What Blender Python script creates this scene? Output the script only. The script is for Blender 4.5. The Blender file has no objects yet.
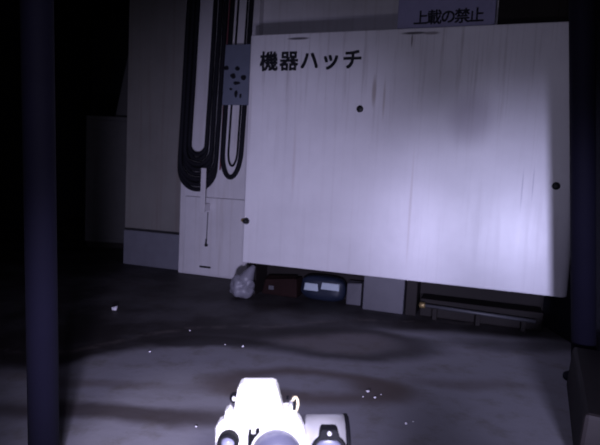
import bpy, bmesh, math, random
from mathutils import Vector, Matrix, noise
random.seed(7)
S = bpy.context.scene
COL = S.collection

# ------------------------------------------------------------------ camera, light, exposure
FPX, W, H = 520.0, 600, 445
PITCH, ROLL = math.atan(46.5 / FPX), 0.05
CAM = Vector((0, 0, 0.75))
fwd = Vector((0, math.cos(PITCH), -math.sin(PITCH)))
r0, u0 = Vector((1, 0, 0)), Vector((0, math.sin(PITCH), math.cos(PITCH)))
RGT = math.cos(ROLL) * r0 + math.sin(ROLL) * u0
UP = -math.sin(ROLL) * r0 + math.cos(ROLL) * u0
cd = bpy.data.cameras.new('camera')
cd.sensor_width = 36
cd.lens = 36 * FPX / W
cd.clip_start = 0.02
cd.dof.use_dof = True
cd.dof.focus_distance = 0.95
cd.dof.aperture_fstop = 9.0
cam = bpy.data.objects.new('camera', cd)
COL.objects.link(cam)
M = Matrix((RGT, UP, -fwd)).transposed().to_4x4()
M.translation = CAM
cam.matrix_world = M
S.camera = cam

wd = bpy.data.worlds.new('world')
S.world = wd
wd.use_nodes = True
wd.node_tree.nodes['Background'].inputs[0].default_value = (0.4, 0.42, 0.6, 1)
wd.node_tree.nodes['Background'].inputs[1].default_value = 0.0
S.view_settings.view_transform = 'Standard'
S.view_settings.look = 'None'
S.view_settings.exposure = 0.0
S.view_settings.gamma = 1.0
S.view_settings.use_curve_mapping = False

MAIN_POS = Vector((0.451, 0.121, 0.288))     # low flood lamp on the robot's right side
SIDE_POS = Vector((-0.20, 0.10, 0.30))         # low flood lamp on the robot's left side
CHASSIS_POS = Vector((0.04, 0.24, 0.31))       # small unseen lamp, added to whiten the robot's own head
MAST_POS = Vector((0.07, -0.07, 0.87))         # narrow unseen lamp over the camera, added to brighten the head
FILL_POS = Vector((-0.06, -0.08, 0.93))      # unseen fill lamp added above the robot's camera
def spot(name, loc, aim, watts, deg, blend, size, color):
    l = bpy.data.lights.new(name, 'SPOT')
    l.energy, l.spot_size, l.spot_blend, l.shadow_soft_size, l.color = watts, math.radians(deg), blend, size, color
    o = bpy.data.objects.new(name, l)
    COL.objects.link(o)
    o.location = loc
    o.rotation_euler = (Vector(aim) - loc).to_track_quat('-Z', 'Y').to_euler()
    return o
spot('flood_light', MAIN_POS, (1.10, 2.63, 0.40), 175, 41, 1.0, 0.075, (0.64, 0.63, 1.0))
spot('side_light', SIDE_POS, (-0.24, 2.9, 0.22), 190, 59, 1.0, 0.045, (0.665, 0.635, 1.0))
spot('mast_fill', MAST_POS, (-0.07, 0.50, 0.475), 42, 24, 0.5, 0.02, (0.88, 0.84, 1.0))
spot('chassis_fill', CHASSIS_POS, (0.01, 0.50, 0.50), 14, 100, 0.6, 0.02, (0.86, 0.82, 1.0))
spot('camera_fill', FILL_POS, (0.15, 2.6, 0.45), 30, 92, 0.9, 0.03, (0.68, 0.655, 1.0))

# ------------------------------------------------------------------ frames of reference
def ray(px, py):
    return fwd + RGT * ((px - W / 2) / FPX) - UP * ((py - H / 2) / FPX)
def on_floor(px, py, z=0.0):
    d = ray(px, py)
    return CAM + d * ((z - CAM.z) / d.z)
def at_depth(px, py, y):
    d = ray(px, py)
    return CAM + d * (y / d.y)
# hatch frame: u along the hatch front, v behind it, z up
L0 = Vector((-0.344, 3.127, 0))
EU = Vector((1.644, -0.564, 0)).normalized()
EV = Vector((-EU.y, EU.x, 0))
HW, HB, HT = 1.79, 0.2107, 1.555
def P(u, v, z):
    return L0 + EU * u + EV * v + Vector((0, 0, z))
def on(px, py, v=0.0):
    d = ray(px, py)
    t = ((L0 - CAM).dot(EV) + v) / d.dot(EV)
    q = CAM + d * t
    return ((q - L0).dot(EU), q.z)
def Pid(x, y, z):
    return Vector((x, y, z))

# ------------------------------------------------------------------ materials
def lin(c):
    return tuple((x / 12.92 if x <= 0.04045 else ((x + 0.055) / 1.055) ** 2.4) for x in c) + (1,)
class NT:
    def __init__(s, name):
        s.m = bpy.data.materials.new(name)
        s.m.use_nodes = True
        s.t = s.m.node_tree
        s.b = s.t.nodes['Principled BSDF']
    def n(s, typ, **kw):
        nd = s.t.nodes.new(typ)
        for k, v in kw.items():
            setattr(nd, k, v)
        return nd
    def l(s, a, b):
        s.t.links.new(a, b)
    def math(s, op, a, b=None, c=None, clamp=False):
        nd = s.n('ShaderNodeMath', operation=op, use_clamp=clamp)
        for i, x in enumerate((a, b, c)):
            if x is None:
                continue
            if isinstance(x, (int, float)):
                nd.inputs[i].default_value = x
            else:
                s.l(x, nd.inputs[i])
        return nd.outputs[0]
    def vm(s, op, a, b):
        nd = s.n('ShaderNodeVectorMath', operation=op)
        for i, x in enumerate((a, b)):
            if isinstance(x, (tuple, Vector)):
                nd.inputs[i].default_value = tuple(x)[:3]
            else:
                s.l(x, nd.inputs[i])
        return nd.outputs['Value'] if op in ('DOT_PRODUCT', 'LENGTH') else nd.outputs[0]
    def noise(s, vec, scale, detail=4, rough=0.55):
        nd = s.n('ShaderNodeTexNoise')
        nd.inputs['Scale'].default_value = scale
        nd.inputs['Detail'].default_value = detail
        nd.inputs['Roughness'].default_value = rough
        s.l(vec, nd.inputs['Vector'])
        return nd.outputs['Fac']
    def step(s, x, a, b):
        nd = s.n('ShaderNodeMapRange', interpolation_type='SMOOTHSTEP')
        s.l(x, nd.inputs[0])
        nd.inputs[1].default_value, nd.inputs[2].default_value = a, b
        return nd.outputs[0]
    def mix(s, f, a, b):
        nd = s.n('ShaderNodeMix', data_type='RGBA')
        for sock, x in ((nd.inputs[0], f), (nd.inputs[6], a), (nd.inputs[7], b)):
            if isinstance(x, (int, float)):
                sock.default_value = x
            elif isinstance(x, tuple):
                sock.default_value = x if len(x) == 4 else x + (1,)
            else:
                s.l(x, sock)
        return nd.outputs[2]
    def pos(s):
        return s.n('ShaderNodeNewGeometry').outputs['Position']
    def comb(s, x, y, z):
        nd = s.n('ShaderNodeCombineXYZ')
        for i, q in enumerate((x, y, z)):
            if isinstance(q, (int, float)):
                nd.inputs[i].default_value = q
            else:
                s.l(q, nd.inputs[i])
        return nd.outputs[0]
    def bump(s, h, strength, dist):
        nd = s.n('ShaderNodeBump')
        nd.inputs['Strength'].default_value = strength
        nd.inputs['Distance'].default_value = dist
        s.l(h, nd.inputs['Height'])
        s.l(nd.outputs[0], s.b.inputs['Normal'])
    def hatch_coords(s):
        p = s.vm('SUBTRACT', s.pos(), L0)
        sep = s.n('ShaderNodeSeparateXYZ')
        s.l(p, sep.inputs[0])
        return s.vm('DOT_PRODUCT', p, EU), sep.outputs[2]

def simple(name, c, rough=0.5, metal=0.0, var=0.18, scale=14, bump=0.15, spec=0.5):
    t = NT(name)
    tc = t.n('ShaderNodeTexCoord').outputs['Object']
    f = t.noise(tc, scale)
    c2 = tuple(x * (1 - var) for x in c)
    c3 = tuple(min(1, x * (1 + var)) for x in c)
    t.l(t.mix(f, c2, c3), t.b.inputs['Base Color'])
    t.b.inputs['Roughness'].default_value = rough
    t.b.inputs['Metallic'].default_value = metal
    t.b.inputs['Specular IOR Level'].default_value = spec
    if bump:
        t.bump(t.noise(tc, scale * 6), bump, 0.002)
    return t.m

def painted_hatch():
    t = NT('hatch_paint')
    u, z = t.hatch_coords()
    v2 = t.comb(u, 0, z)
    streak = t.noise(t.comb(t.math('MULTIPLY', u, 34.0), 0, t.math('MULTIPLY', z, 1.3)), 1.0, 5, 0.6)
    cloud = t.noise(v2, 2.4, 5, 0.6)
    col = t.mix(t.step(cloud, 0.3, 0.75), (0.70, 0.685, 0.72), (0.60, 0.585, 0.62))
    topf = t.step(z, 0.75, 1.52)
    sm = t.math('MULTIPLY', t.step(streak, 0.50, 0.72), t.math('ADD', t.math('MULTIPLY', topf, 0.55), 0.12), clamp=True)
    col = t.mix(sm, col, (0.36, 0.33, 0.34))
    def blob(px, py, ru, rz, a, b, colr, k, nz=0.5):
        nonlocal col
        bu, bz = on(px, py, 0)
        du = t.math('DIVIDE', t.math('SUBTRACT', u, bu), ru)
        dz = t.math('DIVIDE', t.math('SUBTRACT', z, bz), rz)
        d = t.math('SQRT', t.math('ADD', t.math('MULTIPLY', du, du), t.math('MULTIPLY', dz, dz)))
        d = t.math('ADD', d, t.math('MULTIPLY', t.math('SUBTRACT', cloud, 0.5), nz))
        f = t.math('MULTIPLY', t.step(d, b, a), k)
        col = t.mix(f, col, colr)
    blob(470, 118, 0.16, 0.18, 0.25, 1.05, (0.34, 0.31, 0.36), 0.62, 0.6)      # painted grey patch deepening the robot head's shadow
    blob(374, 92, 0.016, 0.11, 0.2, 1.0, (0.34, 0.29, 0.27), 0.75)             # drips
    blob(384, 100, 0.010, 0.15, 0.2, 1.0, (0.38, 0.33, 0.31), 0.6)
    blob(410, 210, 0.010, 0.42, 0.2, 1.0, (0.50, 0.45, 0.45), 0.6)
    blob(250, 120, 0.012, 0.35, 0.2, 1.0, (0.45, 0.41, 0.43), 0.5)
    blob(294, 160, 0.014, 0.3, 0.2, 1.0, (0.50, 0.45, 0.46), 0.5)
    blob(522, 190, 0.006, 0.14, 0.2, 1.0, (0.40, 0.38, 0.44), 0.8)
    blob(533, 185, 0.005, 0.12, 0.2, 1.0, (0.40, 0.38, 0.44), 0.8)
    blob(298, 38.5, 0.070, 0.007, 0.5, 1.1, (0.06, 0.05, 0.06), 0.9, 1.4)        # black scrape
    blob(415, 33, 0.075, 0.008, 0.5, 1.1, (0.05, 0.045, 0.05), 0.9, 1.6)
    blob(412, 40, 0.006, 0.045, 0.4, 1.1, (0.12, 0.1, 0.1), 0.8, 1.2)
    blob(432, 33, 0.05, 0.010, 0.5, 1.1, (0.10, 0.08, 0.08), 0.7, 1.6)
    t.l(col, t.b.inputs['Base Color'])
    t.l(t.math('ADD', t.math('MULTIPLY', streak, 0.06), 0.31), t.b.inputs['Roughness'])
    t.bump(t.noise(t.comb(t.math('MULTIPLY', u, 3.0), 0, z), 4.0, 2), 0.10, 0.01)
    t.b.inputs['Specular IOR Level'].default_value = 0.5
    return t.m

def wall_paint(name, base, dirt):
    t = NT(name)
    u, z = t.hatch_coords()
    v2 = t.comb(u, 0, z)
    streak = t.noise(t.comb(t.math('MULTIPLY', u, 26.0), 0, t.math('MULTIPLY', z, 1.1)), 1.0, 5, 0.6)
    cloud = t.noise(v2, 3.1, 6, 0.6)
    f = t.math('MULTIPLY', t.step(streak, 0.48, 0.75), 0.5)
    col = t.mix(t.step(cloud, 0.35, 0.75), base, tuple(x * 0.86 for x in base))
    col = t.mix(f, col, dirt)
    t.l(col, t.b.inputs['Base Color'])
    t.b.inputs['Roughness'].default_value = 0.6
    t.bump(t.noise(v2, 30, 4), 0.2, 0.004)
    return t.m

def floor_mat():
    t = NT('stained_concrete')
    p = t.pos()
    warp = t.n('ShaderNodeTexNoise')
    warp.inputs['Scale'].default_value = 2.2
    warp.inputs['Detail'].default_value = 5
    t.l(p, warp.inputs['Vector'])
    wv = t.vm('SUBTRACT', warp.outputs['Color'], (0.5, 0.5, 0.5))
    sc = t.n('ShaderNodeVectorMath', operation='MULTIPLY')
    t.l(wv, sc.inputs[0])
    sc.inputs[1].default_value = (0.22, 0.22, 0)
    q = t.vm('ADD', p, sc.outputs[0])
    sep = t.n('ShaderNodeSeparateXYZ')
    t.l(q, sep.inputs[0])
    x, y = sep.outputs[0], sep.outputs[1]
    fine = t.noise(p, 9, 6, 0.65)
    big = t.noise(p, 1.6, 5, 0.6)
    col = t.mix(big, (0.345, 0.335, 0.375), (0.26, 0.25, 0.275))
    col = t.mix(t.step(fine, 0.45, 0.8), col, (0.21, 0.195, 0.185))
    def ell(px, py, ex, ey):
        c = on_floor(px, py)
        ax = on_floor(px + ex, py)
        far = on_floor(px, py - ey)
        rx = (ax - c).length
        ry = max(0.02, (far - c).length)
        du = t.math('DIVIDE', t.math('SUBTRACT', x, c.x), rx)
        dv = t.math('DIVIDE', t.math('SUBTRACT', y, c.y), ry)
        return t.math('SQRT', t.math('ADD', t.math('MULTIPLY', du, du), t.math('MULTIPLY', dv, dv)))
    brown = (0.125, 0.095, 0.082)
    dark = (0.022, 0.017, 0.017)
    def ring(px, py, ex, ey, w, k, c=brown):
        nonlocal col
        d = ell(px, py, ex, ey)
        f = t.math('MULTIPLY', t.step(t.math('ABSOLUTE', t.math('SUBTRACT', d, 1.0)), w, 0.0), k)
        col = t.mix(f, col, c)
    def disc(px, py, ex, ey, k, c, a=0.75, b=1.15):
        nonlocal col
        col = t.mix(t.math('MULTIPLY', t.step(ell(px, py, ex, ey), b, a), k), col, c)
    disc(340, 342, 84, 12, 0.55, brown, 0.5, 1.2)
    ring(335, 342, 80, 11, 0.5, 0.75, dark)
    ring(310, 387, 78, 13, 0.6, 0.8)
    disc(378, 389, 38, 12, 0.75, brown, 0.3, 1.3)
    disc(470, 383, 70, 5, 0.5, brown, 0.2, 1.4)
    disc(120, 411, 165, 9, 0.85, (0.065, 0.050, 0.047), 0.4, 1.3)
    disc(80, 380, 110, 5, 0.5, brown, 0.2, 1.4)
    disc(200, 341, 70, 6, 0.85, dark, 0.6, 1.2)
    disc(520, 345, 80, 6, 0.6, dark, 0.3, 1.4)
    # the long wet stain in front of the hatch, its near edge wandering across the floor
    e0, e1, e2, e3, e4 = (on_floor(*e) for e in ((40, 374), (130, 349), (230, 341), (420, 334), (590, 343)))
    ramp = t.n('ShaderNodeFloatCurve')
    xs = [e.x for e in (e0, e1, e2, e3, e4)]
    lo, hi = xs[0], xs[-1]
    cm = ramp.mapping.curves[0]
    pts = [((e.x - lo) / (hi - lo), e.y / 4.0) for e in (e0, e1, e2, e3, e4)]
    cm.points[0].location = pts[0]
    cm.points[1].location = pts[-1]
    for a in pts[1:-1]:
        cm.points.new(*a)
    ramp.mapping.update()
    t.l(t.math('DIVIDE', t.math('SUBTRACT', x, lo), hi - lo, clamp=True), ramp.inputs['Value'])
    yb = t.math('MULTIPLY', ramp.outputs[0], 4.0)
    wet = t.step(t.math('SUBTRACT', y, yb), -0.06, 0.10)
    wetk = t.math('MULTIPLY', wet, t.math('ADD', t.math('MULTIPLY', t.step(big, 0.35, 0.6), 0.25), 0.72), clamp=True)
    col = t.mix(wetk, col, dark)
    # a paler dried rim inside the stain on the left
    r = t.math('MULTIPLY', t.step(t.math('ABSOLUTE', t.math('SUBTRACT', t.math('SUBTRACT', y, yb), 0.22)), 0.05, 0.0), t.step(fine, 0.42, 0.6))
    col = t.mix(t.math('MULTIPLY', r, 0.30), col, (0.25, 0.21, 0.20))
    t.l(col, t.b.inputs['Base Color'])
    t.l(t.math('SUBTRACT', 0.78, t.math('MULTIPLY', wetk, 0.18)), t.b.inputs['Roughness'])
    t.b.inputs['Specular IOR Level'].default_value = 0.25
    t.bump(fine, 0.35, 0.006)
    return t.m

MT = {
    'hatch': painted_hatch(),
    'wall': wall_paint('white_wall_paint', (0.60, 0.58, 0.61), (0.40, 0.36, 0.35)),
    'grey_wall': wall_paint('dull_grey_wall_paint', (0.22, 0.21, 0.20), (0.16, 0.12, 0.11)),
    'floor': floor_mat(),
    'dark_wall': simple('near_black_wall', (0.018, 0.018, 0.024), 0.9, bump=0.3, spec=0.1),  # even near-black colour for ceiling and outer walls
    'dark_steel': simple('dark_brown_steel', (0.014, 0.011, 0.011), 0.7, spec=0.2),
    'cabinet': simple('dull_dark_cabinet_paint', (0.07, 0.068, 0.07), 0.7, spec=0.2),
    'header': simple('grey_header_paint', (0.16, 0.15, 0.17), 0.7, spec=0.2),
    'plinth': simple('bluish_grey_plinth', (0.15, 0.15, 0.18), 0.7, spec=0.2),
    'cable': simple('black_rubber_cable', (0.012, 0.012, 0.016), 0.75, spec=0.08),
    'red_cable': simple('dull_red_cable', (0.16, 0.05, 0.06), 0.6, spec=0.2),
    'navy': simple('navy_band_paint', (0.0035, 0.003, 0.010), 0.8, spec=0.15),
    'sign': simple('pale_sign_plastic', (0.24, 0.23, 0.36), 0.6),
    'plate': simple('blue_grey_plate_paint', (0.13, 0.145, 0.20), 0.6),
    'ink': simple('black_sign_ink', (0.010, 0.010, 0.014), 0.6, bump=0, spec=0.2),
    'bolt': simple('black_bolt_steel', (0.012, 0.012, 0.014), 0.5, spec=0.3),
    'brass': simple('dull_brass', (0.30, 0.22, 0.10), 0.45, 0.6),
    'bag': simple('milky_plastic', (0.19, 0.185, 0.22), 0.45, scale=22),
    'rust': simple('brown_red_card', (0.017, 0.008, 0.008), 0.8, var=0.4, spec=0.1),
    'blue': simple('blue_plastic_film', (0.012, 0.017, 0.034), 0.4),
    'label': simple('pale_blue_label', (0.40, 0.46, 0.52), 0.5),
    'grey': simple('mid_grey_steel_paint', (0.075, 0.072, 0.088), 0.6),
    'conduit': simple('grey_conduit', (0.06, 0.06, 0.07), 0.5),
    'chip': simple('white_chip', (0.70, 0.68, 0.72), 0.6),
    'robot_white': simple('robot_white_plastic', (0.86, 0.85, 0.86), 0.45, var=0.03, bump=0),
    'robot_black': simple('robot_black_plastic', (0.006, 0.006, 0.009), 0.8, bump=0, spec=0.1),
    'robot_silver': simple('robot_brushed_silver', (0.52, 0.51, 0.57), 0.33, 0.5, var=0.05, bump=0),
    'robot_dome': simple('robot_lilac_grey_dome', (0.10, 0.10, 0.16), 0.35, var=0.05, bump=0),
    'robot_glass': simple('robot_lens_glass', (0.20, 0.20, 0.30), 0.15, var=0.05, bump=0),
    'robot_beige': simple('robot_beige_cord', (0.62, 0.52, 0.36), 0.5, bump=0),
    'robot_track': simple('robot_track_rubber', (0.02, 0.02, 0.02), 0.8),
}

# ------------------------------------------------------------------ mesh helpers
class MB:
    def __init__(s):
        s.bm = bmesh.new()
    def hexa(s, pts, bev=0.0, seg=2):
        """box from 8 corners: 4 bottom ccw, 4 top ccw"""
        v = [s.bm.verts.new(p) for p in pts]
        fs = [s.bm.faces.new([v[i] for i in q]) for q in ((3, 2, 1, 0), (4, 5, 6, 7), (0, 1, 5, 4), (1, 2, 6, 5), (2, 3, 7, 6), (3, 0, 4, 7))]
        if bev:
            es = {e for f in fs for e in f.edges}
            bmesh.ops.bevel(s.bm, geom=list(es), offset=bev, segments=seg, profile=0.5, affect='EDGES')
        return s
    def box(s, a, b, F=Pid, bev=0.0, seg=2):
        (x0, y0, z0), (x1, y1, z1) = a, b
        return s.hexa([F(x0, y0, z0), F(x1, y0, z0), F(x1, y1, z0), F(x0, y1, z0), F(x0, y0, z1), F(x1, y0, z1), F(x1, y1, z1), F(x0, y1, z1)], bev, seg)
    def prism(s, outline, d0, d1, F, bev=0.0, seg=2):
        """outline of (a, c) pairs, extruded from d0 to d1 through F(a, d, c)"""
        lo = [s.bm.verts.new(F(a, d0, c)) for a, c in outline]
        hi = [s.bm.verts.new(F(a, d1, c)) for a, c in outline]
        n = len(outline)
        fs = [s.bm.faces.new(lo), s.bm.faces.new(hi[::-1])]
        for i in range(n):
            fs.append(s.bm.faces.new([lo[i], hi[i], hi[(i + 1) % n], lo[(i + 1) % n]]))
        bmesh.ops.recalc_face_normals(s.bm, faces=fs)
        if bev:
            bmesh.ops.bevel(s.bm, geom=list({e for f in fs[:2] for e in f.edges}), offset=bev, segments=seg, profile=0.5, affect='EDGES')
        return s
    def tube(s, pts, rad, n=10, caps=True):
        pts = [Vector(p) for p in pts]
        rs = rad if isinstance(rad, list) else [rad] * len(pts)
        ref, rings = None, []
        for i, p in enumerate(pts):
            t = (pts[min(i + 1, len(pts) - 1)] - pts[max(i - 1, 0)]).normalized()
            if ref is None:
                ref = t.orthogonal().normalized()
            ref = (ref - t * ref.dot(t)).normalized()
            b = t.cross(ref)
            rings.append([s.bm.verts.new(p + (ref * math.cos(k * math.tau / n) + b * math.sin(k * math.tau / n)) * rs[i]) for k in range(n)])
        for a, b in zip(rings, rings[1:]):
            for k in range(n):
                f = s.bm.faces.new([a[k], a[(k + 1) % n], b[(k + 1) % n], b[k]])
                f.smooth = True
        if caps:
            s.bm.faces.new(rings[0][::-1])
            s.bm.faces.new(rings[-1])
        return s
    def lathe(s, c, axis, prof, n=28):
        """prof: (distance along axis, radius) list"""
        axis = Vector(axis).normalized()
        a = axis.orthogonal().normalized()
        b = axis.cross(a)
        rings = []
        for d, r in prof:
            rings.append([s.bm.verts.new(Vector(c) + axis * d + (a * math.cos(k * math.tau / n) + b * math.sin(k * math.tau / n)) * max(r, 1e-5)) for k in range(n)])
        for p, q in zip(rings, rings[1:]):
            for k in range(n):
                f = s.bm.faces.new([p[k], p[(k + 1) % n], q[(k + 1) % n], q[k]])
                f.smooth = True
        s.bm.faces.new(rings[0][::-1])
        s.bm.faces.new(rings[-1])
        return s
    def blob(s, c, r, seed=0, amp=0.25, freq=2.0, sub=3, flat=None):
        res = bmesh.ops.create_icosphere(s.bm, subdivisions=sub, radius=1.0)
        for v in res['verts']:
            k = 1 + amp * noise.noise(v.co * freq + Vector((seed * 3.1, seed * 1.7, 0)))
            v.co = Vector((v.co.x * r[0] * k, v.co.y * r[1] * k, v.co.z * r[2] * k))
            if flat is not None and v.co.z < -flat:
                v.co.z = -flat
            v.co += Vector(c)
        for f in s.bm.faces:
            f.smooth = True
        return s
    def build(s, name, mat, parent=None, origin=None):
        bmesh.ops.recalc_face_normals(s.bm, faces=s.bm.faces[:])
        cs = [v.co for v in s.bm.verts]
        if origin is None:
            lo = [min(c[i] for c in cs) for i in range(3)]
            hi = [max(c[i] for c in cs) for i in range(3)]
            origin = Vector(((lo[0] + hi[0]) / 2, (lo[1] + hi[1]) / 2, lo[2]))
        bmesh.ops.translate(s.bm, verts=s.bm.verts[:], vec=-origin)
        me = bpy.data.meshes.new(name)
        s.bm.to_mesh(me)
        s.bm.free()
        me.materials.append(MT[mat])
        o = bpy.data.objects.new(name, me)
        COL.objects.link(o)
        base = Vector((0, 0, 0))
        if parent is not None:
            o.parent = parent
            q = parent
            while q is not None:
                base += q.location
                q = q.parent
        o.location = origin - base
        return o
def tag(o, label, cat, group=None):
    o['label'], o['category'] = label, cat
    if group:
        o['group'] = group
    return o
def thing(name, loc, label, cat, group=None):
    o = bpy.data.objects.new(name, None)
    o.empty_display_size = 0.05
    COL.objects.link(o)
    o.location = loc
    return tag(o, label, cat, group)
def struct(o):
    o['kind'] = 'structure'
    return o
def lettering(body, size, spacing, F, parent, bold=0.014):
    """flat printed characters; F maps text x, y to the surface"""
    c = bpy.data.curves.new('lettering', 'FONT')
    c.body, c.size, c.space_character, c.resolution_u = body, size, spacing, 3
    o = bpy.data.objects.new('lettering_source', c)
    COL.objects.link(o)
    me = bpy.data.meshes.new_from_object(o.evaluated_get(bpy.context.evaluated_depsgraph_get()))
    bpy.data.objects.remove(o)
    m = MB()
    for k in range(4):                       # heavier strokes: the same outlines laid four times, a hair apart
        bm = bmesh.new()
        bm.from_mesh(me)
        dx, dy = (bold * size * q for q in ((-1, -1), (1, -1), (1, 1), (-1, 1))[k])
        vm = {v: m.bm.verts.new(F(v.co.x + dx, v.co.y + dy, 0.0003 * k)) for v in bm.verts}
        for f in bm.faces:
            m.bm.faces.new([vm[v] for v in f.verts])
        bm.free()
    bpy.data.meshes.remove(me)
    return m.build('lettering', 'ink', parent)

# ------------------------------------------------------------------ the setting
RX = 1.36
struct(MB().box((-3.2, -2.2, -0.12), (RX + 0.2, 8.0, 0.0)).build('floor', 'floor'))
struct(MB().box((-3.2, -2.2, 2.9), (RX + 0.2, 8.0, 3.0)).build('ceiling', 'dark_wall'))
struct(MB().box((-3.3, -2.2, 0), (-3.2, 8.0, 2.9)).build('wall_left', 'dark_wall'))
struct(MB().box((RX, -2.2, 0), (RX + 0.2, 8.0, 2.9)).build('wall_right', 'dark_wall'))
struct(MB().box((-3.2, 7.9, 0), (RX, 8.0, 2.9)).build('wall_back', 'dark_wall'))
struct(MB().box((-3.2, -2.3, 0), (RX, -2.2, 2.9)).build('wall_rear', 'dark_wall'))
uWL = on(127, 130, 0.64)[0]
uPL = on(179, 235, 0.43)[0]
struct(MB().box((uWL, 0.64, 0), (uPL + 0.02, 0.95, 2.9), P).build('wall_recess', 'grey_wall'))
struct(MB().box((uPL, 0.43, 0), (on(256, 100, 0.43)[0], 0.95, 2.9), P, 0.006).build('wall_hatch', 'wall'))
struct(MB().box((on(256, 100, 0.43)[0], 0.50, 0), (2.0, 0.95, 2.9), P).build('wall_upper', 'wall'))
struct(MB().box((on(123, 250, 0.5)[0], 0.50, 0), (uPL, 0.64, on(150, 232, 0.5)[1]), P, 0.008).build('baseboard_recess', 'plinth'))

# ------------------------------------------------------------------ equipment hatch
hatch = thing('equipment_hatch', P(HW / 2, 0.2, 0), 'large white steel equipment hatch with black lettering, raised on a dark base', 'hatch')
# front panel: front face outline with well rounded vertical edges
prof, R = [], 0.045
for k in range(9):
    a = math.pi / 2 * k / 8
    prof.append((HW - R + R * math.sin(a), R - R * math.cos(a)))
prof += [(HW, 0.055), (0, 0.055)]
r2 = 0.012
for k in range(5):
    a = math.pi / 2 * k / 4
    prof.append((r2 - r2 * math.cos(a), r2 - r2 * math.sin(a)))
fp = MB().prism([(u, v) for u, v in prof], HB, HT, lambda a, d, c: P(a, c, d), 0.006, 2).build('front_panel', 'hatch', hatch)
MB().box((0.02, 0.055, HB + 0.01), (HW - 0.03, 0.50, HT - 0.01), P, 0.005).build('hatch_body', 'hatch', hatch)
MB().box((0.03, 0.26, 0), (HW - 0.03, 0.50, HB + 0.01), P, 0.004).build('base_frame', 'dark_steel', hatch)
def foot(px0, px1, mat, v0=0.075, v1=0.26):
    u0_, u1_ = on(px0, 295, v0)[0], on(px1, 295, v0)[0]
    return MB().box((u0_, v0, 0), (u1_, v1, HB + 0.005), P, 0.004).build('foot_plate', mat, hatch)
foot(363, 404, 'grey')['label'] = 'grey steel foot plate'
foot(406, 417, 'dark_steel')
foot(248, 255, 'dark_steel')
for px, py in ((360, 109), (556, 186)):
    u, z = on(px, py)
    MB().lathe(P(u, 0.004, z), -EV, [(0, 0.019), (0.010, 0.019), (0.014, 0.015), (0.015, 0.004)], 18).build('bolt', 'bolt', hatch)
u, z = on(247, 221)
ht = MB().lathe(P(u - 0.004, 0.004, z), -EV, [(0, 0.020), (0.008, 0.020), (0.012, 0.016), (0.030, 0.014), (0.034, 0.006)], 18).build('handle', 'bolt', hatch)
MB().lathe(P(u - 0.022, 0.0, z + 0.004), -EV, [(0, 0.012), (0.014, 0.012), (0.020, 0.006)], 14).build('latch_cap', 'brass', ht)
u, z = on(259.5, 70.5)
pitch_u = (on(348, 70)[0] - on(259.5, 70)[0]) / 4
sz = 0.115
lettering('機器ハッチ', sz, pitch_u / sz, lambda x, y, k: P(u + x, -0.0008 - k, z + y + 0.008), hatch, 0.030)

# sign standing on top of the hatch edge, fixed to the wall behind
vs = 0.03
su0, sz0 = on(397, 28, vs)
su1 = on(495, 20, vs)[0]
sign = thing('notice_sign', P((su0 + su1) / 2, vs, HT - 0.01), 'pale lilac sign board with five dark characters above the hatch', 'sign')
MB().box((su0, vs, HT), (su1, vs + 0.015, HT + 0.36), P, 0.003).build('sign_board', 'sign', sign)
for du in (0.10, su1 - su0 - 0.10):
    MB().box((su0 + du - 0.015, vs + 0.015, HT + 0.05), (su0 + du + 0.015, 0.50, HT + 0.09), P).build('bracket', 'dark_steel', sign)
u3, z3 = on(413, 24.5, vs)
ps = (on(474, 22, vs)[0] - u3) / 5
lettering('上載の禁止', 0.078, ps / 0.078, lambda x, y, k: P(u3 + x, vs - 0.0008 - k, z3 + y + 0.004), sign, 0.022)
# dark duct running on to the right above the hatch
duct = thing('wall_duct', P(1.5, 0.2, HT + 0.01), 'dark steel duct on the wall above the right end of the hatch', 'duct')
MB().box((su1 + 0.015, 0.15, HT + 0.004), (1.95, 0.50, HT + 0.5), P, 0.006).build('duct_body', 'dark_steel', duct)
MB().box((su1 + 0.30, 0.14, HT + 0.004), (su1 + 0.34, 0.15, HT + 0.5), P, 0.003).build('flange', 'dark_steel', duct)

# ------------------------------------------------------------------ cables hanging on the white wall
def loop_px(xl, xr, ybot, lean_top=12, v=0.40, squash=1.0, ytop=-90, ystart=None):
    """path on the wall plane, given where its two strands and its lowest point sit"""
    ul, ur = on(xl, 150, v)[0], on(xr, 150, v)[0]
    zb = on((xl + xr) / 2, ybot, v)[1]
    rr = (ur - ul) / 2
    zt = 2.895
    zc = zb + rr * squash
    pts = [(ul, zt)] + [(ul, zt + (zc - zt) * k / 6) for k in range(1, 6)]
    for k in range(17):
        a = math.pi * k / 16
        pts.append((ul + rr - rr * math.cos(a), zc - rr * squash * math.sin(a)))
    pts += [(ur, zc + (zt - zc) * k / 6) for k in range(1, 7)]
    # the strands hang a little out of plumb
    return [(a + 0.034 * (b - zb), b) for a, b in pts]
names = ['outermost', 'second', 'third', 'fourth', 'fifth', 'sixth', 'seventh', 'innermost']
for i in range(8):
    v = 0.410 - 0.034 * (i % 3)
    pts = loop_px(179.6 + 4.7 * (i // 3), 215.6 - 4.7 * (i // 3), 189.5 - 5.0 * i, v=v, squash=1.05)
    pp = [P(a + 0.001 * math.sin(b * 5 + i), v, b) for a, b in pts]
    o = MB().tube(pp, 0.0155, 10).build('hanging_cable', 'cable')
    tag(o, f'{names[i]} loop of the thick black cable bundle left of the plate', 'cable', 'thick black cable loops')
v = 0.40
o = MB().tube([P(a, v, b) for a, b in loop_px(222, 240.5, 177.5, v=v, squash=2.6)], 0.0165, 10).build('hanging_cable', 'cable')
tag(o, 'narrow black cable loop drooping below the blue-grey plate, outer', 'cable', 'narrow cable loops under the plate')
o = MB().tube([P(a, v, b) for a, b in loop_px(228, 237, 166, v=v, squash=3.0)], 0.007, 8).build('hanging_cable', 'cable')
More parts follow.
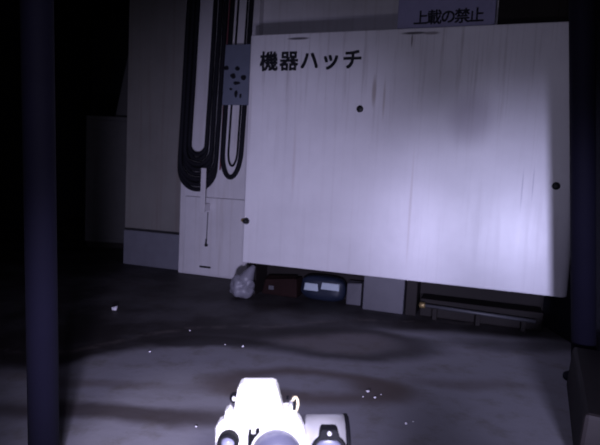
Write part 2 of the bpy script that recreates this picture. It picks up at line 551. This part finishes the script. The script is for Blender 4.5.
tag(o, 'thin black cable inside the narrow drooping loop', 'cable', 'narrow cable loops under the plate')
ua = on(219.6, 150, v)[0]
o = MB().tube([P(ua + 0.060, 0.42, 2.895), P(ua + 0.017, 0.42, 1.6), P(ua - 0.002, 0.42, on(219, 170, 0.42)[1])], 0.006, 8).build('cable_rod', 'red_cable')
tag(o, 'thin dull red line running down between the two cable loops', 'cable')
# white flat strip in front of the loops
su, szt = on(203.5, 168, 0.31)
strip = thing('strap_bar', P(su, 0.36, on(203, 212, 0.31)[1]), 'narrow white strap bar in front of the bottom of the cable loops', 'strap')
MB().box((su - 0.019, 0.310, on(203, 213, 0.31)[1]), (su + 0.019, 0.320, szt), P, 0.003).build('bar', 'wall', strip)
MB().box((su - 0.012, 0.320, on(203, 211, 0.31)[1]), (su + 0.012, 0.4045, on(203, 204, 0.31)[1]), P, 0.002).build('stand_off', 'wall', strip)

# blue-grey plate with dark marks
vp = 0.372
pu0, pz1 = on(221.5, 45, vp)
pu1, pz0 = on(252, 105, vp)
plate = thing('marked_plate', P((pu0 + pu1) / 2, vp, pz0), 'blue-grey metal plate with worn dark marks over the cables', 'plate')
MB().box((pu0, vp, pz0), (pu1, vp + 0.010, pz1), P, 0.002).build('plate_face', 'plate', plate)
sx = on(232.5, 75, 0.4)[0]
for szz in (pz0 + 0.03, pz1 - 0.03):
    MB().box((sx - 0.006, vp + 0.01, szz - 0.006), (sx + 0.006, 0.43, szz + 0.006), P).build('stand_off', 'dark_steel', plate)
def mark(px, py, rx, ry, seed):
    u, z = on(px, py, vp)
    out = []
    for k in range(12):
        a = math.tau * k / 12
        q = 1 + 0.35 * noise.noise(Vector((math.cos(a) * 1.5 + seed, math.sin(a) * 1.5, seed)))
        out.append((u + rx * 0.0068 * q * math.cos(a), z + ry * 0.0068 * q * math.sin(a)))
    MB().prism(out, vp - 0.0015, vp + 0.002, P).build('dark_mark', 'ink', plate)
for i, mk in enumerate(((226.5, 68, 3.2, 2.0), (237.5, 68.5, 2.8, 2.2), (233, 76, 2.8, 2.4), (243.5, 77.5, 3.0, 2.6), (237, 83, 3.6, 1.8), (236, 94, 2.0, 3.6), (240.5, 96, 1.2, 2.4), (231, 89, 1.6, 1.2), (222, 93, 1.2, 1.6))):
    mark(*mk, i * 2.3)

# white access panel low on the wall
vb = 0.405
bu0, bz0 = on(183, 272, vb)
bz1 = on(185, 196, vb)[1]
bu1 = on(240, 240, vb)[0] + 0.06
ap = thing('access_panel', P((bu0 + bu1) / 2, vb, bz0), 'low white access panel in the wall left of the hatch', 'panel')
MB().box((bu0, vb, bz0), (bu1, 0.432, bz1), P, 0.005).build('panel_plate', 'wall', ap)
u, z = on(206.5, 245, vb)
hd = MB().lathe(P(u, vb + 0.003, z), -EV, [(0, 0.012), (0.012, 0.012), (0.016, 0.007)], 14).build('latch', 'bolt', ap)
MB().tube([P(u, vb - 0.012, z), P(u + 0.003, vb - 0.014, z + 0.025), P(u + 0.004, vb - 0.012, z + 0.045)], 0.006, 8).build('latch_lever', 'bolt', hd)
MB().tube([P(u, vb - 0.003, on(206, 243, vb)[1]), P(u + 0.004, vb - 0.003, on(207, 212, vb)[1])], 0.0035, 8).build('pull_cord', 'grey', ap)
u, z = on(205, 267, vb)
MB().box((u - 0.045, vb - 0.002, z - 0.007), (u + 0.045, vb + 0.004, z + 0.007), P, 0.002).build('slot', 'bolt', ap)

# ------------------------------------------------------------------ dark recess on the left
cy = 4.75
ca, cb = at_depth(86, 116, cy), at_depth(140, 118, cy)
cz = at_depth(108, 116, cy).z
cab = thing('dark_cabinet', Vector(((ca.x + cb.x) / 2, cy + 0.25, 0)), 'dark cabinet standing in the unlit recess behind the wall edge', 'cabinet')
MB().box((ca.x, cy, 0.05), (cb.x, cy + 0.5, cz), Pid, 0.01).build('cabinet_body', 'cabinet', cab)
MB().box((ca.x + 0.02, cy + 0.02, 0), (cb.x - 0.02, cy + 0.48, 0.05)).build('plinth', 'dark_steel', cab)
dr = MB().box((ca.x + 0.03, cy - 0.018, 0.09), (cb.x - 0.03, cy, cz - 0.04), Pid, 0.004).build('door', 'cabinet', cab)
MB().tube([(cb.x - 0.09, cy - 0.03, 0.72), (cb.x - 0.09, cy - 0.03, 0.86)], 0.008, 8).build('handle', 'dark_steel', dr)
b0, b1 = at_depth(113, 112, cy + 0.1), at_depth(128, 10, cy + 0.1)
board = MB().hexa([Vector((b0.x, cy + 0.15, cz)), Vector((b0.x + 0.30, cy + 0.15, cz)), Vector((b0.x + 0.30, cy + 0.18, cz)), Vector((b0.x, cy + 0.18, cz)),
                   Vector((b1.x, cy + 0.32, b1.z)), Vector((b1.x + 0.30, cy + 0.32, b1.z)), Vector((b1.x + 0.30, cy + 0.35, b1.z)), Vector((b1.x, cy + 0.35, b1.z))], 0.004).build('leaning_board', 'cabinet')
tag(board, 'dark board leaning on top of the cabinet in the recess', 'board')

# ------------------------------------------------------------------ camera housing bands at either side, built as leaning dark blue pipes
def post(pxa, pxb, y, wpx, label):
    lo = at_depth(pxa, 445, y)
    hi = at_depth(pxb, 0, y)
    d = (hi - lo) / (hi.z - lo.z)
    foot_p = lo + d * (0.0 - lo.z)
    top = lo + d * (2.9 - lo.z)
    r = wpx / 2 * y / FPX
    t = thing('housing_band', Vector((foot_p.x, foot_p.y, 0)), label, 'pipe', 'dark blue camera housing bands')
    MB().tube([foot_p + d * 0.004, top], r, 28).build('pipe', 'navy', t)
    MB().lathe(foot_p, (0, 0, 1), [(0, r * 1.7), (0.012, r * 1.7), (0.014, r * 1.5)], 24).build('base_flange', 'navy', t)
    return foot_p
post(44, 37, 1.22, 30, 'dark blue band of the camera housing, built as a pipe in front of the unlit recess')
fr = post(584, 582, 2.0, 23, 'dark blue band of the camera housing, built as a pipe before the right end of the hatch')
# dark kerb block added to darken the floor near the right band
ka, kb = on_floor(572, 445), on_floor(566, 386)
dirk = (kb - ka).normalized()
sk = Vector((dirk.y, -dirk.x, 0))
ka -= dirk * 0.15
h = 0.16
MBk = MB().hexa([ka, ka + sk * 0.3, kb + sk * 0.2, kb] + [q + Vector((0, 0, h)) for q in (ka + sk * 0.01, ka + sk * 0.3, kb + sk * 0.2, kb + sk * 0.01)], 0.012)
tag(MBk.build('filler_block', 'dark_steel'), 'low dark kerb block added to darken the floor before the right band', 'filler')

# ------------------------------------------------------------------ things under the hatch
c = on_floor(238, 299)
bagc = c + EV * 0.055
bag = thing('plastic_bag', Vector((bagc.x, bagc.y, 0)), 'crumpled milky plastic bag on the floor below the hatch corner', 'bag')
MB().blob(bagc + Vector((0, 0, 0.062)), (0.078, 0.066, 0.070), 3, 0.28, 2.0, 4, 0.061).build('bag_body', 'bag', bag)
MB().tube([bagc + Vector((0.01, 0, 0.09)), bagc + Vector((0.03, 0.0, 0.13)), bagc + Vector((0.05, 0.01, 0.17)), bagc + Vector((0.065, 0.015, 0.195))], [0.058, 0.042, 0.024, 0.012], 12).build('bag_neck', 'bag', bag)

def under(px0, px1, pyt, v0, v1):
    a = on(px0, 290, v0)[0]
    b = on(px1, 290, v0)[0]
    return a, b, on((px0 + px1) / 2, pyt, v0)[1]
a, b, zt = under(261, 297, 277, 0.13, 0.25)
ct = thing('crushed_carton', P((a + b) / 2, 0.1, 0), 'reddish brown crushed carton in the gap under the hatch', 'carton')
MB().hexa([P(a, 0.135, 0), P(b, 0.13, 0), P(b, 0.235, 0), P(a, 0.235, 0), P(a + 0.02, 0.145, zt * 0.8), P(b - 0.01, 0.135, zt), P(b, 0.23, zt), P(a, 0.235, zt * 0.9)], 0.008).build('carton_body', 'rust', ct)
MB().hexa([P(a + 0.03, 0.128, zt * .75), P(b - 0.02, 0.125, zt * .95), P(b - 0.02, 0.18, zt * 1.04), P(a + 0.03, 0.18, zt * .9), P(a + 0.03, 0.128, zt * .8), P(b - 0.02, 0.125, zt), P(b - 0.02, 0.18, zt * 1.09), P(a + 0.03, 0.18, zt * .95)]).build('flap', 'rust', ct)
MB().box((a + 0.05, 0.128, zt * 0.28), (a + 0.085, 0.138, zt * 0.5), P, 0.002).build('patch', 'grey', ct)
a, b, zt = under(299, 344, 277, 0.12, 0.24)
pk = thing('blue_packet', P((a + b) / 2, 0.17, 0), 'glossy blue plastic packet with two white labels under the hatch', 'packet')
cpk = P((a + b) / 2, 0.175, zt / 2)
m = MB()
res = bmesh.ops.create_icosphere(m.bm, subdivisions=4, radius=1.0)
for vv in res['verts']:
    q = vv.co
    s_ = [math.copysign(abs(t) ** 0.6, t) for t in q]
    k = 1 + 0.06 * noise.noise(q * 3)
    w = EU * (s_[0] * (b - a) / 2 * k) + EV * (s_[1] * 0.055 * k) + Vector((0, 0, s_[2] * zt / 2))
    vv.co = cpk + w
for f in m.bm.faces:
    f.smooth = True
m.build('packet_body', 'blue', pk)
for q0, q1 in ((304, 318), (321, 339)):
    x0, z1 = on(q0, 282.5, 0.116)
    x1, z0 = on(q1, 291.5, 0.116)
    MB().hexa([P(x0, 0.114, z0), P(x1, 0.114, z0), P(x1, 0.13, z0), P(x0, 0.13, z0), P(x0 + .006, 0.118, z1), P(x1 - .006, 0.118, z1), P(x1, 0.14, z1), P(x0, 0.14, z1)], 0.003).build('label', 'label', pk)['label'] = 'white label patch'
a, b, zt = under(346, 361, 283, 0.13, 0.22)
tag(MB().hexa([P(a, 0.14, 0), P(b, 0.14, 0), P(b, 0.22, 0), P(a, 0.22, 0), P(a, 0.15, zt * .92), P(b, 0.145, zt), P(b, 0.21, zt), P(a, 0.21, zt)], 0.006).build('grey_block', 'grey'),
    'small grey block between the blue packet and the foot plate', 'block')
# conduit along the floor with a brass end
u0_, _ = on(425, 301, 0.06)
c0, c1 = P(u0_, 0.06, 0.072), P(1.66, 0.06, 0.060)
cn = thing('floor_conduit', P((u0_ + 1.6) / 2, 0.06, 0), 'thin grey conduit with a brass end lying along the hatch base', 'conduit')
MB().tube([c0, c0.lerp(c1, .5), c1], 0.010, 10).build('pipe', 'conduit', cn)
MB().lathe(c0 - EU * 0.03, EU, [(0, 0.010), (0.006, 0.017), (0.026, 0.017), (0.034, 0.012)], 12).build('end_fitting', 'brass', cn)['label'] = 'dull brass end fitting'
for k in (0.1, 0.5, 0.9):
    q = c0.lerp(c1, k)
    MB().box((-0.012, -0.014, 0), (0.012, 0.014, q.z - 0.006), lambda x, y, z: Vector((q.x, q.y, 0)) + EU * x + EV * y + Vector((0, 0, z)), 0.002).build('saddle', 'dark_steel', cn)
sill = MB().box((on(420, 300, 0.08)[0], 0.10, 0), (1.70, 0.24, 0.10), P, 0.006).build('sill_block', 'dark_steel')
tag(sill, 'long dark sill block lying behind the conduit under the hatch', 'block')

# ------------------------------------------------------------------ loose chips on the floor
chips = [(115, 310, 4.6, 'largest white chip, alone on the dark floor before the recess'),
         (368, 392, 2.6, 'largest of the white chips in the brown stain by the robot'),
         (375, 398, 1.9, 'smaller white chip just beside the largest in the brown stain'),
         (363, 397, 1.3, 'tiny white chip on the robot side of the brown stain group'),
         (381, 395, 1.2, 'tiny white chip at the outer end of the brown stain group'),
         (406, 424, 2.0, 'white chip on bare concrete beyond the robot lamp'),
         (413, 422, 1.5, 'tiny white chip beside the one beyond the robot lamp'),
         (150, 352, 1.7, 'pale chip at the near edge of the wet stain'),
         (196, 427, 1.7, 'pale chip on the floor beside the robot'),
         (243, 347, 2.0, 'pale flat chip straight behind the robot housing'),
         (225, 345, 1.3, 'tiny pale chip next to the flat chip behind the robot'),
         (190, 331, 1.5, 'pale crumb on the dried rim of the wet stain')]
for i, (px, py, w, lab) in enumerate(chips):
    g = on_floor(px, py)
    r = w * (g - CAM).length / FPX * 0.62
    tag(MB().blob(g + Vector((0, 0, r * 0.5)), (r, r * 0.9, r * 0.75), i, 0.8, 1.7, 2, r * 0.5).build('concrete_chip', 'chip'), lab, 'chip', 'loose chips on the floor')

# ------------------------------------------------------------------ the inspection robot (its front head stands in view)
D = 0.50
def Hd(x, d, z):
    """head frame: metres right, forward and up of the camera axis"""
    return CAM + RGT * x + fwd * d + UP * z
def hp(px, py, d=D):
    return ((px - W / 2) / FPX * d, -(py - H / 2) / FPX * d)
robot = thing('inspection_robot', Vector((0, 0.05, 0)), 'white tracked inspection robot, its bright head seen from behind', 'robot')
def chassis_track(x0):
    outl = []
    for cx, s0 in ((0.48, -90), (-0.42, 90)):
        for k in range(11):
            a = math.radians(s0 + 18 * k)
            outl.append((cx + 0.09 * math.cos(a), 0.09 + 0.09 * math.sin(a)))
    tr = MB().prism(outl, x0, x0 + 0.09, lambda a, d, c: Vector((d, a, c)), 0.006).build('track', 'robot_track', robot)
    for wy in (0.48, 0.18, -0.12, -0.42):
        MB().lathe((x0 - 0.002, wy, 0.09), (1, 0, 0), [(0, 0.06), (0.094, 0.06)], 18).build('wheel', 'robot_silver', tr)
chassis_track(-0.27)
chassis_track(0.18)
MB().box((-0.18, -0.44, 0.06), (0.18, 0.46, 0.20), Pid, 0.012).build('chassis', 'robot_white', robot)
MB().box((-0.05, -0.30, 0.19), (0.05, -0.22, 0.98), Pid, 0.008).build('mast', 'robot_silver', robot)
MB().box((-0.09, -0.30, 0.95), (-0.03, -0.12, 0.985), Pid, 0.004).build('lamp_arm', 'robot_silver', robot)
MB().lathe((FILL_POS.x, -0.17, 0.935), (0, 1, -0.15), [(0, 0.02), (0.02, 0.036), (0.055, 0.036)], 20).build('added_mast_lamp', 'robot_black', robot)  # shell of the added fill lamp
MB().lathe(SIDE_POS + Vector((0, -0.13, -0.005)), (0, 1, 0.04), [(0, 0.03), (0.03, 0.05), (0.09, 0.05)], 24).build('flood_lamp', 'robot_black', robot)
MB().box((SIDE_POS.x - 0.015, SIDE_POS.y - 0.10, 0.18), (SIDE_POS.x + 0.03, SIDE_POS.y - 0.06, 0.26), Pid, 0.003).build('lamp_bracket', 'robot_silver', robot)
MB().box((CHASSIS_POS.x - 0.012, CHASSIS_POS.y - 0.06, 0.19), (CHASSIS_POS.x + 0.012, CHASSIS_POS.y - 0.04, 0.30), Pid, 0.003).build('lamp_bracket', 'robot_silver', robot)
MB().lathe(CHASSIS_POS + Vector((0, -0.06, -0.035)), (-0.06, 0.26, 0.19), [(0, 0.012), (0.01, 0.02), (0.045, 0.02)], 18).build('added_chassis_lamp', 'robot_black', robot)  # shell of the lamp added to whiten the head
MB().lathe(MAST_POS + Vector((0.009, -0.07, 0.048)), Vector((-0.075, 0.57, -0.395)), [(0, 0.015), (0.012, 0.026), (0.065, 0.026)], 20).build('added_mast_lamp', 'robot_black', robot)  # shell of the added narrow lamp
MB().box((0.03, -0.29, 0.93), (0.09, -0.13, 0.955), Pid, 0.004).build('lamp_arm', 'robot_silver', robot)
lmp = MB().lathe(MAIN_POS + Vector((0, -0.16, 0)), (0.05, 1, 0.05), [(0, 0.03), (0.03, 0.06), (0.09, 0.06)], 24).build('flood_lamp', 'robot_black', robot)
MB().box((0.17, -0.06, 0.19), (0.46, -0.03, 0.24), Pid, 0.004).build('lamp_arm', 'robot_silver', robot)
q = Hd(*hp(262, 470, 0.52)[:1], 0.52, hp(262, 470, 0.52)[1])
MB().tube([(q.x, 0.43, 0.19), (q.x, q.y, q.z - 0.03), (q.x, q.y, q.z + 0.01)], 0.024, 16).build('head_post', 'robot_silver', robot)

def outline(pts, d=D):
    return [hp(x, y, d) for x, y in pts]
HF = lambda a, d, c: Hd(a, d, c)
body = [(218, 475), (218, 421), (221, 416), (226, 413), (227.5, 405), (231, 402.5), (233.5, 406), (236.5, 407), (285, 407), (288, 404.5), (290, 399), (293.5, 398), (296, 402), (297.5, 410), (301, 415), (304.5, 424), (306, 475)]
MB().prism(outline(body), D - 0.02, D, HF, 0.004, 3).build('housing', 'robot_white', robot)
vis = [(234.5, 412), (236.5, 404), (240, 382), (242, 378), (245, 376.5), (273, 376.5), (276.5, 378), (278.5, 382), (284, 404), (286, 412)]
MB().prism(outline(vis), D - 0.024, D - 0.002, HF, 0.003, 3).build('visor', 'robot_white', robot)
DF = D - 0.02
# lens on the left
x, z = hp(229, 440, DF)
ln = MB().lathe(Hd(x, DF + 0.002, z), -fwd, [(0, 0.0098), (0.012, 0.0098), (0.014, 0.0088), (0.014, 0.0072), (0.006, 0.0068)], 28).build('small_lens', 'robot_black', robot)
MB().blob(Hd(x, DF - 0.006, z), (0.0066, 0.0066, 0.0066), 0, 0, 1, 3).build('lens_glass', 'robot_glass', ln)
# big dome
x, z = hp(277, 452, DF)
R_ = 0.0232
MB().lathe(Hd(x, DF + 0.002, z), -fwd, [(0, R_)] + [(0.012 + R_ * 0.8 * math.sin(k * math.pi / 20), R_ * math.cos(k * math.pi / 20)) for k in range(11)], 36).build('dome', 'robot_dome', robot)
rg = MB().lathe(Hd(x, DF + 0.001, z), -fwd, [(0, R_ + 0.0018), (0.006, R_ + 0.0018), (0.007, R_ + 0.0005)], 36).build('dome_ring', 'robot_white', robot)
# dark slot and comb between the lenses
for k, (xa, ya, xb, yb) in enumerate(((248.5, 434, 256, 475), (249, 429, 251.5, 436), (256, 428, 259.5, 436))):
    (a0, c1_), (a1, c0_) = hp(xa, ya, DF), hp(xb, yb, DF)
    MB().box((a0, DF - 0.005, c0_), (a1, DF + 0.004, c1_), Hd, 0.0006).build('dark_slot', 'robot_black', robot)
# knob with a pale tip on the left shoulder
x, z = hp(233, 402, DF)
kn = MB().blob(Hd(x, DF + 0.012, z), (0.0048, 0.0048, 0.0052), 0, 0.05, 1, 3).build('knob', 'robot_black', robot)
MB().blob(Hd(x, DF + 0.007, z + 0.0005), (0.0020, 0.0020, 0.0024), 0, 0.0, 1, 2).build('knob_tip', 'robot_white', kn)
x, z = hp(287.2, 402, DF)
MB().blob(Hd(x, DF + 0.012, z), (0.0014, 0.004, 0.0018), 0, 0.0, 1, 2).build('hook', 'robot_black', robot)
# curled cord on the right shoulder
cp = []
for px, py, dd in ((292.5, 400, 0.0), (294, 397.2, .002), (296, 397.5, .004), (297.6, 400.5, .005), (298, 405, .005), (296.8, 409.5, .004), (294.5, 411.5, .002)):
    x, z = hp(px, py, DF)
    cp.append(Hd(x, DF - 0.003 + dd, z))
MB().tube(cp, 0.0013, 8).build('cord_loop', 'robot_beige', robot)
x, z = hp(294.4, 404.5, DF)
MB().box((x - 0.0016, DF - 0.004, z - 0.004), (x + 0.0016, DF - 0.001, z + 0.0045), Hd, 0.0006).build('cord_clip', 'robot_black', robot)
# silver lamp cylinder lying across on the right
Rc = 0.0285
dc = D + 0.005
xa, zt_ = hp(304.5, 413.5, dc)
xb, _ = hp(344.5, 412, dc)
cz_ = zt_ - Rc * 1.02 + 0.0
cyl = MB().lathe(Hd(xa + 0.0, dc, cz_ * 1.0 - 0.002), RGT, [(0, Rc * .9), (0.002, Rc), (xb - xa, Rc)], 40).build('lamp_cylinder', 'robot_silver', robot)
MB().lathe(Hd(xb - 0.0005, dc, cz_ - 0.002), RGT, [(0, Rc * 1.03), (0.0035, Rc * 1.03), (0.0045, Rc * .95)], 40).build('end_ring', 'robot_black', cyl)
dcl = dc - Rc - 0.002
(ax0, az1), (ax1, az0) = hp(320, 429.5, dcl), hp(338, 441, dcl)
MB().prism(outline([(318.5, 440.5), (320.5, 432), (322, 429.8), (336, 429.8), (338, 432), (340.5, 440.5)], dcl), dcl, dcl + 0.014, HF, 0.001).build('saddle_clamp', 'robot_black', robot)
x, z = hp(329.5, 433.5, dcl)
MB().lathe(Hd(x, dcl + 0.001, z), -fwd, [(0, 0.0022), (0.0015, 0.0022), (0.0022, 0.0012)], 12).build('screw', 'robot_silver', robot)
arc = []
for k in range(25):
    a = math.pi * k / 24
    x, z = hp(329 - 17.5 * math.cos(a), 456 - 20 * math.sin(a), dcl)
    arc.append(Hd(x, dcl + 0.002, z))
MB().tube(arc, 0.0020, 10).build('hose_band', 'robot_black', robot)
x, z = hp(329, 456, dcl)
MB().lathe(Hd(x, dcl + 0.008, z), -fwd, [(0, 0.0152), (0.004, 0.0152), (0.006, 0.012), (0.007, 0.004)], 30).build('front_cap', 'robot_dome', robot)
MB().box((xa - 0.006, dc - 0.008, cz_ - 0.012), (xa + 0.004, dc + 0.008, cz_ + 0.006), Hd, 0.001).build('cylinder_mount', 'robot_black', robot)
